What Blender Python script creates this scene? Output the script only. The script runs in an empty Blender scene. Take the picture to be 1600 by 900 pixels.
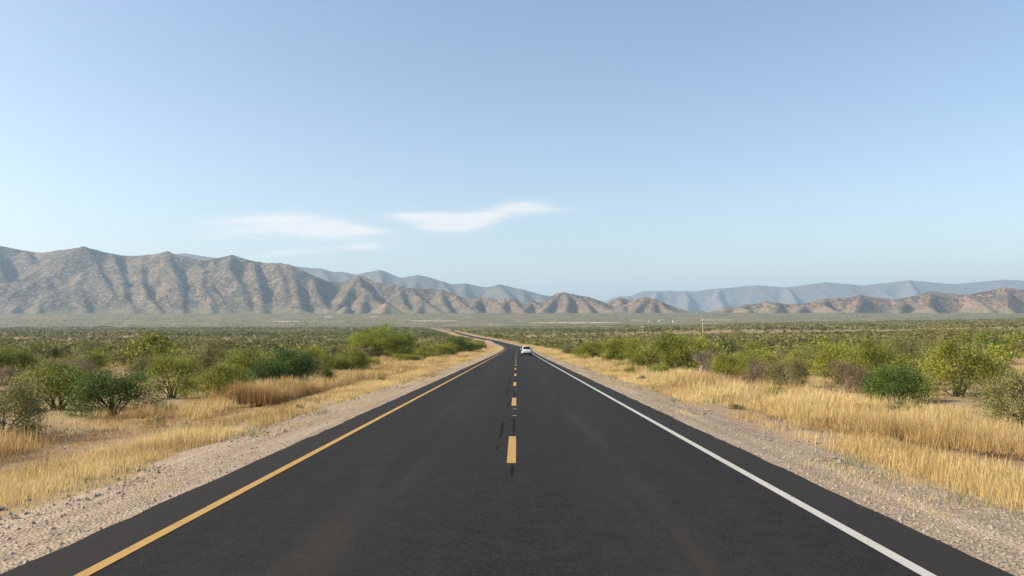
import bpy, bmesh, math, random
import numpy as np
from mathutils import Vector, Matrix

random.seed(7)
RNG = np.random.default_rng(7)
scene = bpy.context.scene
COL = scene.collection
R = math.radians

# ------------------------------------------------------------------ basics
FPX = 1220.0            # focal length in pixels of a 1600 wide frame
CAM = 1.93              # eye height above the road surface at y = 0
PITCH = math.atan(50.0 / FPX)
SUN_EL, SUN_AZ = 32.0, -99.0      # azimuth from +Y, clockwise


def tag(o, label=None, cat=None, group=None, kind=None):
    if label: o['label'] = label
    if cat: o['category'] = cat
    if group: o['group'] = group
    if kind: o['kind'] = kind
    return o


def empty(name, loc=(0, 0, 0), rz=0.0):
    o = bpy.data.objects.new(name, None)
    o.empty_display_size = 0.3
    COL.objects.link(o)
    o.location = loc
    o.rotation_euler = (0, 0, rz)
    return o


def link_mesh(name, me, mat=None, parent=None):
    o = bpy.data.objects.new(name, me)
    COL.objects.link(o)
    if mat is not None and not me.materials:
        me.materials.append(mat)
    if parent is not None:
        o.parent = parent
    return o


def mesh_np(name, V, faces, tint=None, attr='tint', smooth=False):
    """V (n,3); faces (m,k) with one fixed k"""
    V = np.asarray(V, dtype=np.float32)
    faces = np.asarray(faces, dtype=np.int32)
    me = bpy.data.meshes.new(name)
    me.vertices.add(len(V))
    me.vertices.foreach_set('co', V.ravel())
    m, k = faces.shape
    me.loops.add(m * k)
    me.loops.foreach_set('vertex_index', faces.ravel())
    me.polygons.add(m)
    me.polygons.foreach_set('loop_start', np.arange(0, m * k, k, dtype=np.int32))
    me.update(calc_edges=True)
    me.validate()
    if tint is not None:
        a = me.attributes.new(attr, 'FLOAT', 'POINT')
        a.data.foreach_set('value', np.asarray(tint, dtype=np.float32).ravel())
    me.polygons.foreach_set('use_smooth', np.full(len(me.polygons), smooth, dtype=bool))
    return me


def bm_obj(name, bm, mat, parent=None, smooth=False):
    me = bpy.data.meshes.new(name)
    bmesh.ops.recalc_face_normals(bm, faces=bm.faces)
    bm.to_mesh(me)
    bm.free()
    for p in me.polygons: p.use_smooth = smooth
    return link_mesh(name, me, mat, parent)


def bm_box(bm, c, s, bevel=0.0, seg=2):
    r = bmesh.ops.create_cube(bm, size=1.0)
    vs = r['verts']
    bmesh.ops.scale(bm, vec=s, verts=vs)
    bmesh.ops.translate(bm, vec=c, verts=vs)
    if bevel > 0:
        es = list({e for v in vs for e in v.link_edges})
        bmesh.ops.bevel(bm, geom=es, offset=bevel, segments=seg, affect='EDGES', profile=0.6)
    return bm


def bm_cyl(bm, p0, p1, r0, r1, n=12):
    p0, p1 = Vector(p0), Vector(p1)
    d = p1 - p0
    q = d.to_track_quat('Z', 'Y').to_matrix().to_4x4()
    m = Matrix.Translation((p0 + p1) / 2) @ q
    bmesh.ops.create_cone(bm, cap_ends=True, segments=n, radius1=r0, radius2=r1, depth=d.length, matrix=m)
    return bm


# ------------------------------------------------------------------ noise / curves
_LAT = np.random.default_rng(3).random((256, 256))


def vnoise(x, y):
    x = np.asarray(x, float); y = np.asarray(y, float)
    xi = np.floor(x).astype(int); yi = np.floor(y).astype(int)
    fx = x - xi; fy = y - yi
    fx = fx * fx * (3 - 2 * fx); fy = fy * fy * (3 - 2 * fy)
    a = _LAT[xi & 255, yi & 255]; b = _LAT[(xi + 1) & 255, yi & 255]
    c = _LAT[xi & 255, (yi + 1) & 255]; d = _LAT[(xi + 1) & 255, (yi + 1) & 255]
    return (a * (1 - fx) + b * fx) * (1 - fy) + (c * (1 - fx) + d * fx) * fy


def fbm(x, y, o=4):
    s = 0; a = .5; t = 0
    for i in range(o):
        s = s + a * vnoise(x * 2 ** i + 17.3 * i, y * 2 ** i + 9.1 * i); t += a; a *= .5
    return s / t


def ss(a, b, x):
    t = np.clip((np.asarray(x, float) - a) / (b - a), 0, 1)
    return t * t * (3 - 2 * t)


def curve(xs, ys, x):
    xs = np.array(xs, float); ys = np.array(ys, float)
    d = np.diff(ys) / np.diff(xs)
    m = np.empty(len(xs)); m[0] = d[0]; m[-1] = d[-1]
    h = np.diff(xs)
    m[1:-1] = (d[:-1] * h[1:] + d[1:] * h[:-1]) / (h[1:] + h[:-1])
    x = np.asarray(x, float)
    i = np.clip(np.searchsorted(xs, x) - 1, 0, len(xs) - 2)
    t = (x - xs[i]) / h[i]
    tc = np.clip(t, 0, 1)
    y = ((1 + 2 * tc) * (1 - tc) ** 2 * ys[i] + tc * (1 - tc) ** 2 * h[i] * m[i]
         + tc * tc * (3 - 2 * tc) * ys[i + 1] + tc * tc * (tc - 1) * h[i] * m[i + 1])
    y = y + np.where(t < 0, (x - xs[0]) * m[0], 0) + np.where(t > 1, (x - xs[-1]) * m[-1], 0)
    return y


# depth of the ground below the eye along the valley, and the path of the road
HY = [-300, -60, 0, 70, 140, 280, 450, 700, 900, 1500, 2000, 2400, 2900, 3500, 4500, 5600, 7000, 9000, 30000]
HH = [-7.7, 0.0, 1.93, 4.17, 6.37, 10.25, 14.0, 17.2, 18.7, 22, 23.5, 24.2, 32, 34.5, 0, -44, -66, -72, -75]
XY = [-300, 0, 70, 140, 200, 280, 370, 450, 570, 700, 830, 1000, 1500, 1900, 2400, 3000]
XX = [-1.8, -.085, .32, .74, 1.2, 1.5, -.4, -4.0, -11.8, -24.0, -39.5, -59, -113, -165, -240, -330]


def Hd(y): return curve(HY, HH, y)
def xc(y): return curve(XY, XX, y)
def road_z(y): return CAM - Hd(y)


def ground_z(x, y):
    x = np.asarray(x, float); y = np.asarray(y, float)
    z = CAM - Hd(y)
    u = np.abs(x - xc(np.minimum(y, 3000)))
    z = z - 0.13 - 0.27 * ss(6.6, 10.5, u)
    tilt = .018 * np.maximum(x - 10, 0) * (1 - ss(2300, 3600, y))
    z = z + tilt
    z = z + (fbm(x / 9, y / 9, 3) - .5) * .5 * ss(8, 16, u)
    z = z + (vnoise(x / 60 + 5, y / 60) - .5) * 1.6 * ss(15, 70, u)
    z = z + (fbm(x / 260 + 9, y / 260 + 4, 3) - .5) * 6 * ss(40, 260, u) * ss(200, 900, y)
    return z


def ray(px, py):
    cx, cy = (px - 800) / FPX, (450 - py) / FPX
    c, s = math.cos(PITCH), math.sin(PITCH)
    return cx, c - cy * s, cy * c + s


def at_depth(px, py, y):
    a, b, c = ray(px, py)
    t = y / b
    return a * t, y, CAM + c * t


_YS = np.concatenate([np.arange(4, 300, .25), np.geomspace(300, 7000, 2500)])


def ground_hit(px, py):
    a, b, c = ray(px, py)
    X = _YS * a / b; Z = CAM + _YS * c / b
    g = ground_z(X, _YS)
    k = np.argmax(Z < g)
    return float(X[k]), float(_YS[k]), float(g[k])


# ------------------------------------------------------------------ materials
def newmat(name):
    m = bpy.data.materials.new(name)
    m.use_nodes = True
    nt = m.node_tree
    return m, nt, nt.nodes['Principled BSDF']


def N(nt, t, **kw):
    n = nt.nodes.new(t)
    for k, v in kw.items(): setattr(n, k, v)
    return n


def math_n(nt, op, a, b=None, c=None, clamp=False):
    n = N(nt, 'ShaderNodeMath', operation=op, use_clamp=clamp)
    for i, v in enumerate((a, b, c)):
        if v is None: continue
        if isinstance(v, (int, float)): n.inputs[i].default_value = v
        else: nt.links.new(v, n.inputs[i])
    return n.outputs[0]


def mix_c(nt, f, a, b, blend='MIX'):
    n = N(nt, 'ShaderNodeMix', data_type='RGBA', blend_type=blend)
    for i, v in ((0, f), (6, a), (7, b)):
        if isinstance(v, (int, float)): n.inputs[i].default_value = v
        elif isinstance(v, tuple): n.inputs[i].default_value = (*v, 1) if len(v) == 3 else v
        else: nt.links.new(v, n.inputs[i])
    return n.outputs[2]


def noise_n(nt, vec, scale, detail=3, rough=.55):
    n = N(nt, 'ShaderNodeTexNoise')
    n.inputs['Scale'].default_value = scale
    n.inputs['Detail'].default_value = detail
    n.inputs['Roughness'].default_value = rough
    if vec is not None: nt.links.new(vec, n.inputs['Vector'])
    return n.outputs['Fac']


def ramp(nt, f, a, b):
    n = N(nt, 'ShaderNodeMapRange', interpolation_type='SMOOTHSTEP')
    nt.links.new(f, n.inputs[0])
    n.inputs[1].default_value = a; n.inputs[2].default_value = b
    return n.outputs[0]


def pos(nt): return N(nt, 'ShaderNodeNewGeometry').outputs['Position']


def bump(nt, bs, h, strength, dist):
    b = N(nt, 'ShaderNodeBump')
    b.inputs['Strength'].default_value = strength
    b.inputs['Distance'].default_value = dist
    nt.links.new(h, b.inputs['Height'])
    nt.links.new(b.outputs[0], bs.inputs['Normal'])


def simple(name, col, rough=.6, metal=0, spec=.5, var=0.0, scale=8, coat=0):
    m, nt, bs = newmat(name)
    bs.inputs['Roughness'].default_value = rough
    bs.inputs['Metallic'].default_value = metal
    bs.inputs['Specular IOR Level'].default_value = spec
    bs.inputs['Coat Weight'].default_value = coat
    tc = N(nt, 'ShaderNodeTexCoord').outputs['Object']
    n = noise_n(nt, tc, scale)
    d = tuple(c * (1 - var) for c in col); l = tuple(min(1, c * (1 + var)) for c in col)
    nt.links.new(mix_c(nt, n, d, l), bs.inputs['Base Color'])
    return m


def foliage_mat(name, dark, mid, pale, trans=.35):
    m, nt, bs = newmat(name)
    at = N(nt, 'ShaderNodeAttribute', attribute_name='tint').outputs['Fac']
    oi = N(nt, 'ShaderNodeObjectInfo').outputs['Random']
    t = math_n(nt, 'ADD', at, math_n(nt, 'MULTIPLY', math_n(nt, 'SUBTRACT', oi, .5), .35))
    c = mix_c(nt, ramp(nt, t, 0.0, .5), dark, mid)
    c = mix_c(nt, ramp(nt, t, .45, 1.0), c, pale)
    nt.links.new(c, bs.inputs['Base Color'])
    bs.inputs['Roughness'].default_value = .6
    bs.inputs['Specular IOR Level'].default_value = .25
    tr = N(nt, 'ShaderNodeBsdfTranslucent')
    nt.links.new(c, tr.inputs['Color'])
    mx = N(nt, 'ShaderNodeMixShader')
    mx.inputs[0].default_value = trans
    nt.links.new(bs.outputs[0], mx.inputs[1]); nt.links.new(tr.outputs[0], mx.inputs[2])
    nt.links.new(mx.outputs[0], nt.nodes['Material Output'].inputs['Surface'])
    return m


M = {}
M['leaf_green'] = foliage_mat('thorn leaf', (.10, .125, .018), (.235, .25, .036), (.38, .36, .065), .2)
M['leaf_acacia'] = foliage_mat('acacia leaf', (.05, .08, .010), (.17, .21, .026), (.42, .43, .065), .10)
M['leaf_olive'] = foliage_mat('olive leaf', (.10, .105, .034), (.205, .195, .065), (.33, .30, .115), .2)
M['leaf_dark'] = foliage_mat('dark leaf', (.03, .055, .012), (.075, .125, .022), (.17, .22, .04), .18)
M['leaf_dry'] = foliage_mat('dry leaf', (.15, .11, .065), (.26, .195, .12), (.38, .30, .19), .3)
M['leaf_scrub'] = foliage_mat('scrub leaf', (.07, .08, .024), (.18, .18, .05), (.33, .29, .10), .2)
M['straw'] = foliage_mat('straw', (.32, .19, .075), (.56, .40, .17), (.76, .60, .29), .4)
M['bark'] = simple('bark', (.075, .055, .042), .9, var=.4)
M['deadwood'] = simple('dead wood', (.24, .19, .155), .9, var=.35)
M['pole_wood'] = simple('pole wood', (.42, .32, .2), .85, var=.3, scale=2)
M['post_wood'] = simple('post wood', (.36, .29, .2), .85, var=.3)
M['insulator'] = simple('insulator glaze', (.7, .7, .68), .25)
M['paint_white'] = simple('white car paint', (.70, .70, .71), .25, coat=.6, var=.01)
M['car_glass'] = simple('tinted glass', (.012, .014, .016), .05, spec=.6)
M['black_plastic'] = simple('black plastic', (.018, .018, .02), .55)
M['rubber'] = simple('rubber', (.02, .02, .02), .85)
M['rim'] = simple('rim alloy', (.5, .5, .52), .3, metal=.9)
M['red_lens'] = simple('red lens', (.16, .010, .010), .3)
M['lamp_clear'] = simple('clear lens', (.75, .75, .75), .1)
M['plate'] = simple('number plate', (.6, .6, .55), .4)
M['truck_dark'] = simple('dark lorry paint', (.03, .032, .04), .4)
M['wall_white'] = simple('limewash', (.78, .76, .72), .8, var=.05)
M['roof_tin'] = simple('tin roof', (.5, .5, .5), .5, var=.1)
M['stone'] = simple('stone', (.30, .25, .20), .9, var=.45, scale=30)


def asphalt():
    m, nt, bs = newmat('asphalt')
    p = pos(nt)
    u = N(nt, 'ShaderNodeAttribute', attribute_name='lane').outputs['Fac']
    au = math_n(nt, 'ABSOLUTE', u)
    fine = noise_n(nt, p, 55, 4, .7)
    mid = noise_n(nt, p, 3.5, 4, .6)
    mp = N(nt, 'ShaderNodeMapping'); nt.links.new(p, mp.inputs[0]); mp.inputs['Scale'].default_value = (1.3, .06, 1)
    streak = noise_n(nt, mp.outputs[0], 1.6, 4, .6)
    base = mix_c(nt, ramp(nt, fine, .3, .75), (.0095, .0091, .0081), (.021, .0200, .0176))
    base = mix_c(nt, math_n(nt, 'MULTIPLY', ramp(nt, mid, .35, .8), .35), base, (.040, .037, .033))
    vo = N(nt, 'ShaderNodeTexVoronoi'); vo.inputs['Scale'].default_value = 62; nt.links.new(p, vo.inputs['Vector'])
    sc_ = N(nt, 'ShaderNodeSeparateColor'); nt.links.new(vo.outputs['Color'], sc_.inputs[0])
    base = mix_c(nt, math_n(nt, 'MULTIPLY', ramp(nt, sc_.outputs[0], .72, 1.0), .6), base, (.05, .047, .041))
    wt = math_n(nt, 'ABSOLUTE', math_n(nt, 'SUBTRACT', math_n(nt, 'ABSOLUTE', math_n(nt, 'SUBTRACT', au, 1.78)), .85))
    wt = math_n(nt, 'SUBTRACT', 1.0, ramp(nt, wt, .12, .5))
    base = mix_c(nt, math_n(nt, 'MULTIPLY', math_n(nt, 'MULTIPLY', wt, ramp(nt, streak, .2, .8)), .32), base, (.030, .028, .0245))
    # brown dust in the middle of each lane, between the wheel tracks
    d = math_n(nt, 'ABSOLUTE', math_n(nt, 'SUBTRACT', au, 1.75))
    lane = math_n(nt, 'SUBTRACT', 1.0, ramp(nt, d, .05, .75))
    lane = math_n(nt, 'MULTIPLY', lane, ramp(nt, streak, .3, .75))
    base = mix_c(nt, math_n(nt, 'MULTIPLY', lane, .6), base, (.044, .036, .0285))
    # dusty brown paved edge outside the painted lines
    edge = ramp(nt, math_n(nt, 'ADD', au, math_n(nt, 'MULTIPLY', mid, .08)), 3.62, 3.74)
    base = mix_c(nt, math_n(nt, 'MULTIPLY', edge, .85), base, mix_c(nt, fine, (.021, .0182, .0158), (.038, .0330, .0285)))
    wn = N(nt, 'ShaderNodeTexNoise'); wn.inputs['Scale'].default_value = .8; wn.inputs['Detail'].default_value = 5; nt.links.new(p, wn.inputs['Vector'])
    wv_ = N(nt, 'ShaderNodeVectorMath', operation='SCALE'); nt.links.new(wn.outputs['Color'], wv_.inputs[0]); wv_.inputs['Scale'].default_value = 1.3
    wa = N(nt, 'ShaderNodeVectorMath', operation='ADD'); nt.links.new(p, wa.inputs[0]); nt.links.new(wv_.outputs[0], wa.inputs[1])
    cr = N(nt, 'ShaderNodeTexVoronoi', feature='DISTANCE_TO_EDGE'); cr.inputs['Scale'].default_value = .33; nt.links.new(wa.outputs[0], cr.inputs['Vector'])
    crack = math_n(nt, 'SUBTRACT', 1.0, ramp(nt, cr.outputs['Distance'], .001, .0035))
    crack = math_n(nt, 'MULTIPLY', crack, ramp(nt, noise_n(nt, p, .45, 2), .52, .62))
    base = mix_c(nt, math_n(nt, 'MULTIPLY', crack, .75), base, (.006, .006, .0055))
    nt.links.new(base, bs.inputs['Base Color'])
    bs.inputs['Roughness'].default_value = .85
    bs.inputs['Specular IOR Level'].default_value = .12
    bump(nt, bs, fine, .5, .008)
    return m


def paint(name, col):
    m, nt, bs = newmat(name)
    p = pos(nt)
    n = noise_n(nt, p, 34, 5, .7)
    n2 = noise_n(nt, p, 2.5, 3)
    w = math_n(nt, 'ADD', n, math_n(nt, 'MULTIPLY', n2, .35))
    c = mix_c(nt, ramp(nt, w, .72, .90), col, tuple(.25 * x + .03 for x in col))
    nt.links.new(c, bs.inputs['Base Color'])
    bs.inputs['Roughness'].default_value = .75
    bump(nt, bs, n, .3, .004)
    return m


def gravel():
    m, nt, bs = newmat('gravel')
    p = pos(nt)
    v = N(nt, 'ShaderNodeTexVoronoi'); v.inputs['Scale'].default_value = 26
    nt.links.new(p, v.inputs['Vector'])
    n = noise_n(nt, p, .9, 4, .6)
    f = noise_n(nt, p, 70, 2)
    sep = N(nt, 'ShaderNodeSeparateColor'); nt.links.new(v.outputs['Color'], sep.inputs[0])
    c = mix_c(nt, sep.outputs[0], (.20, .15, .10), (.47, .37, .255))
    c = mix_c(nt, math_n(nt, 'MULTIPLY', ramp(nt, f, .5, .8), .5), c, (.16, .13, .105))
    c = mix_c(nt, math_n(nt, 'MULTIPLY', ramp(nt, n, .45, .8), .55), c, (.38, .30, .215))
    mg = N(nt, 'ShaderNodeMapping'); nt.links.new(p, mg.inputs[0]); mg.inputs['Scale'].default_value = (3.2, .10, 1)
    rut = noise_n(nt, mg.outputs[0], 1.0, 3, .5)
    c = mix_c(nt, math_n(nt, 'MULTIPLY', ramp(nt, rut, .50, .68), .55), c, (.46, .36, .25))
    c = mix_c(nt, math_n(nt, 'MULTIPLY', ramp(nt, rut, .50, .32), .35), c, (.20, .15, .105))
    nt.links.new(c, bs.inputs['Base Color'])
    bs.inputs['Roughness'].default_value = .95
    bs.inputs['Specular IOR Level'].default_value = .15
    bump(nt, bs, math_n(nt, 'ADD', v.outputs['Distance'], n), .7, .03)
    return m


def ground_mat():
    m, nt, bs = newmat('valley soil')
    p = pos(nt)
    sx = N(nt, 'ShaderNodeSeparateXYZ'); nt.links.new(p, sx.inputs[0])
    n1 = noise_n(nt, p, .09, 5, .6)
    n2 = noise_n(nt, p, .9, 4, .65)
    n3 = noise_n(nt, p, 9, 3, .65)
    soil = mix_c(nt, n2, (.24, .165, .11), (.36, .265, .185))
    grass = mix_c(nt, n3, (.30, .21, .085), (.47, .35, .16))
    c = mix_c(nt, ramp(nt, n1, .38, .62), soil, grass)
    c = mix_c(nt, math_n(nt, 'MULTIPLY', ramp(nt, n3, .55, .75), .5), c, (.17, .125, .085))
    # scrub cover of the middle and far plain, too fine to be seen as bushes
    nb = noise_n(nt, p, .16, 4, .7)
    nl = noise_n(nt, p, .006, 4, .6)
    cov = ramp(nt, sx.outputs[1], 260, 1500)
    f = math_n(nt, 'MULTIPLY', cov, ramp(nt, math_n(nt, 'ADD', nb, math_n(nt, 'MULTIPLY', nl, .5)), .55, .85))
    c = mix_c(nt, f, c, mix_c(nt, nl, (.075, .085, .035), (.12, .12, .055)))
    nt.links.new(c, bs.inputs['Base Color'])
    bs.inputs['Roughness'].default_value = .95
    bs.inputs['Specular IOR Level'].default_value = .1
    bump(nt, bs, n3, .5, .06)
    return m


def hill_mat(name, rock_a, rock_b, bush, speck=.055, amount=.6, red=None):
    m, nt, bs = newmat(name)
    p = pos(nt)
    n1 = noise_n(nt, p, .004, 5, .6)
    n2 = noise_n(nt, p, speck, 4, .75)
    n3 = noise_n(nt, p, .018, 4, .65)
    c = mix_c(nt, ramp(nt, n3, .3, .7), rock_a, rock_b)
    if red:
        sx = N(nt, 'ShaderNodeSeparateXYZ'); nt.links.new(p, sx.inputs[0])
        c = mix_c(nt, math_n(nt, 'MULTIPLY', ramp(nt, sx.outputs[0], -1800, 1400), .75), c, red)
    k = math_n(nt, 'ADD', n2, math_n(nt, 'MULTIPLY', math_n(nt, 'SUBTRACT', n1, .5), .3))
    c = mix_c(nt, math_n(nt, 'MULTIPLY', ramp(nt, k, .44, .53), amount), c, bush)
    sz = N(nt, 'ShaderNodeSeparateXYZ'); nt.links.new(p, sz.inputs[0])
    low = math_n(nt, 'SUBTRACT', 1.0, ramp(nt, math_n(nt, 'ADD', sz.outputs[2], math_n(nt, 'MULTIPLY', n1, 70)), 85, 150))
    c = mix_c(nt, math_n(nt, 'MULTIPLY', low, .75), c, mix_c(nt, n2, (.13, .125, .07), (.22, .19, .12)))
    nt.links.new(c, bs.inputs['Base Color'])
    bs.inputs['Roughness'].default_value = .95
    bs.inputs['Specular IOR Level'].default_value = .05
    bump(nt, bs, math_n(nt, 'ADD', n2, math_n(nt, 'MULTIPLY', n3, .4)), .7, 10)
    return m


M['asphalt'] = asphalt()
M['line_yellow'] = paint('yellow road paint', (.42, .245, .055))
M['line_white'] = paint('white road paint', (.46, .44, .39))
M['tar'] = simple('tar seal', (.010, .0095, .009), .9, spec=.05, var=.3)
M['gravel'] = gravel()
M['soil'] = ground_mat()
M['sand'] = simple('pale bare soil', (.42, .34, .235), .95, var=.15, scale=.02)
M['hill_front'] = hill_mat('hill rock', (.185, .136, .094), (.285, .21, .145), (.036, .041, .026), .04, .90, red=(.285, .18, .12))
M['hill_back'] = hill_mat('mountain rock', (.11, .10, .085), (.20, .175, .14), (.055, .065, .045), .03, .6)
M['hill_far'] = hill_mat('far mountain rock', (.12, .11, .10), (.22, .19, .165), (.08, .085, .07), .012, .5)

# ------------------------------------------------------------------ ground
ys = np.concatenate([np.arange(-60, 40, 1.0), np.geomspace(40, 30000, 330)])
us = np.linspace(-1, 1, 261)
us = np.sign(us) * np.abs(us) ** 1.5
Yg, Ug = np.meshgrid(ys, us, indexing='ij')
Xg = Ug * (90 + .95 * np.maximum(Yg, 0)) + xc(np.clip(Yg, -60, 3000)) * (1 - np.abs(Ug))
Zg = ground_z(Xg, Yg)
nr, nc = Yg.shape
idx = np.arange(nr * nc).reshape(nr, nc)
Fq = np.stack([idx[:-1, :-1], idx[:-1, 1:], idx[1:, 1:], idx[1:, :-1]], -1).reshape(-1, 4)
g = link_mesh('ground', mesh_np('ground', np.stack([Xg, Yg, Zg], -1).reshape(-1, 3), Fq, smooth=True), M['soil'])
tag(g, 'wide dry valley floor of soil and straw grass running to the foot of the hills', 'ground', kind='structure')


def strip(name, offs, dz, yr, mat, parent=None, wob=None, attr=None):
    """ribbon along the road: offs lateral offsets, dz heights above the road surface"""
    n = len(yr)
    V = np.zeros((n, len(offs), 3)); T = np.zeros((n, len(offs)))
    sl = np.gradient(xc(yr), yr)
    for j, (o, d) in enumerate(zip(offs, dz)):
        oo = o + (wob[j](yr) if wob and wob[j] else 0)
        V[:, j, 0] = xc(yr) + oo / np.sqrt(1 + sl ** 2) * 1.0
        V[:, j, 1] = yr - oo * sl
        V[:, j, 2] = road_z(yr) + d
        T[:, j] = oo
    k = np.arange(n * len(offs)).reshape(n, len(offs))
    f = np.stack([k[:-1, :-1], k[:-1, 1:], k[1:, 1:], k[1:, :-1]], -1).reshape(-1, 4)
    me = mesh_np(name, V.reshape(-1, 3), f, T if attr else None, attr or 'tint', smooth=True)
    return link_mesh(name, me, mat, parent)


yr = np.concatenate([np.arange(-55, 120, 1.5), np.geomspace(120, 2650, 260)])
yn = np.concatenate([np.arange(-55, 160, .4), np.geomspace(160, 2650, 330)])
jag = lambda k: (lambda y: (fbm(y / .6 + k, y * 0 + k, 4) - .5) * .10 * (y < 200))
road = strip('road', [-4.33, -3.6, -2.4, -1.2, 0, 1.2, 2.4, 3.6, 4.33], [-.03, -.02, -.012, -.004, 0, -.004, -.012, -.02, -.03],
             yn, M['asphalt'], wob=[jag(3), None, None, None, None, None, None, None, jag(8)], attr='lane')
tag(road, 'dark two lane asphalt road running straight ahead then curving left across the valley', 'road', kind='structure')
skirt = strip('road_edge', [-4.30, -4.30], [-.031, -.16], yr, M['asphalt'], road, attr='lane')
skirt = strip('road_edge', [4.30, 4.30], [-.16, -.031], yr, M['asphalt'], road, attr='lane')
wv = lambda k: (lambda y: ((fbm(y / 3.1 + k, y * 0 + k, 4) - .5) * 1.1 + ss(200, 420, y) * 1.8 + ss(600, 1800, y) * 5) * (1 if k > 20 else -1))
for s, k in ((-1, 2.0), (1, 31.0)):
    o = [4.28, 4.9, 5.5, 6.1, 6.9]
    d = [-.045, -.055, -.08, -.115, -.26]
    if s < 0: o = [-v for v in o][::-1]; d = d[::-1]
    wob = [None, None, wv(k), wv(k), wv(k)]
    if s < 0: wob = wob[::-1]
    gs = strip('gravel_shoulder', o, d, yn, M['gravel'], wob=wob)
    tag(gs, 'pale gravel shoulder along the %s edge of the road' % ('left' if s < 0 else 'right'), 'gravel shoulder', kind='structure')

# painted lines, all parts of the road
ln = strip('edge_line', [-3.66, -3.53], [-.016, -.014], yr, M['line_yellow'], road); ln['label'] = 'yellow edge line'
ln = strip('edge_line', [3.51, 3.64], [-.014, -.016], yr, M['line_white'], road); ln['label'] = 'white edge line'
y0 = 12.9 - 12.15 * 4
k = 0
while y0 < 420:
    strip('centre_dash', [-.075, .075], [.004, .004], np.linspace(y0, y0 + 3.75, 8), M['line_yellow'], road)
    y0 += 12.15; k += 1
    if k > 60: break
# dark joint left where an older line was ground off, tar seals, scraps of white paint
rn = np.random.default_rng(5)


def tar_patch(y_a, y_b, x_a, x_b, w, seed, name='tar_seal', mat='tar', lift=.004):
    r = np.random.default_rng(seed)
    n = 16
    t = np.linspace(0, 1, n)
    cx_ = x_a + (x_b - x_a) * t + (r.random(n) - .5) * w * .5
    ww = w * (.25 + .75 * np.sin(np.pi * np.clip(t, .05, .95))) * (.5 + r.random(n))
    yy = y_a + (y_b - y_a) * t
    V = []
    for a, b, c in zip(yy, cx_, ww):
        V += [(xc(a) + b - c / 2, a, road_z(a) + lift - .006 * abs(b) ** 1), (xc(a) + b + c / 2, a, road_z(a) + lift - .006 * abs(b))]
    F = [(2 * i, 2 * i + 1, 2 * i + 3, 2 * i + 2) for i in range(n - 1)]
    return link_mesh(name, mesh_np(name, V, F), M[mat], road)


def road_at(px, py):
    a, b, c = ray(px, py)
    Z = CAM + _YS * c / b
    k = np.argmax(Z < road_z(_YS))
    y = float(_YS[k]); return float(y * a / b - xc(y)), y


for i, (pa, pb, w) in enumerate([((781, 686), (786, 658), .06), ((789, 654), (791, 650), .03), ((789, 621), (795, 608), .05),
                                 ((793, 640), (794, 628), .03), ((795, 600), (797, 594), .07), ((776, 706), (778, 700), .05)]):
    (xa, ya), (xb, yb) = road_at(*pa), road_at(*pb)
    tar_patch(ya, yb, xa, xb, w, i)
for a, b in ((16.9, 21.0), (29.2, 34.0), (41.4, 46.6), (53.6, 59.0), (11.6, 12.7)):
    tar_patch(a, b, .02, .02, .045, int(a))
for px, py in ((806, 609), (804.5, 640), (804, 650.5)):
    xa, ya = road_at(px, py)
    tar_patch(ya, ya + .10, xa, xa, .13, 40, 'paint_scrap', 'line_white')

# pale bare strips out on the plain
for k, (xa, xb, ya, yb, lab) in enumerate([
        (822, 976, 503.6, 505.2, 'long pale bare strip on the plain straight beyond the road'),
        (984, 1006, 499.6, 500.8, 'short pale bare strip on the plain below the rounded hill on the right'),
        (640, 716, 500.7, 502.0, 'pale bare strip on the plain left of centre above the far road'),
        (425, 472, 501.6, 503.0, 'pale bare strip on the far left of the plain'),
        (505, 519, 494.8, 496.0, 'small pale bare strip near the foot of the left hills'),
        (576, 592, 494.2, 495.3, 'small pale bare strip near the foot of the middle hills'),
        (1095, 1150, 499.5, 500.6, 'pale bare strip on the plain behind the utility pole')]):
    n = 20
    V = []
    for i in range(n):
        px = xa + (xb - xa) * i / (n - 1)
        e = .5 * (1 - math.sin(math.pi * i / (n - 1)) ** .4)
        a = ground_hit(px, yb - e * (yb - ya) + .25 * rn.random()); b = ground_hit(px, ya + e * (yb - ya))
        V += [(a[0], a[1], a[2] + .5), (b[0], b[1], b[2] + .5)]
    F = [(2 * i, 2 * i + 2, 2 * i + 3, 2 * i + 1) for i in range(n - 1)]
    o = link_mesh('bare_strip', mesh_np('bare_strip', V, F), M['sand'])
    tag(o, lab, 'bare ground', kind='structure')
# sandy patch where a track leaves the road on the inside of the bend
V = []
for px, py in ((758, 532.2), (762, 531.6), (768, 533.2), (772, 535.8), (766, 535.2)):
    a = ground_hit(px, py); V.append((a[0], a[1], a[2] + .12))
o = link_mesh('track', mesh_np('track', V, [(0, 1, 2, 3, 4)]), M['gravel'])
tag(o, 'pale sandy track mouth on the inside of the bend', 'track', kind='structure')


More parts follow.
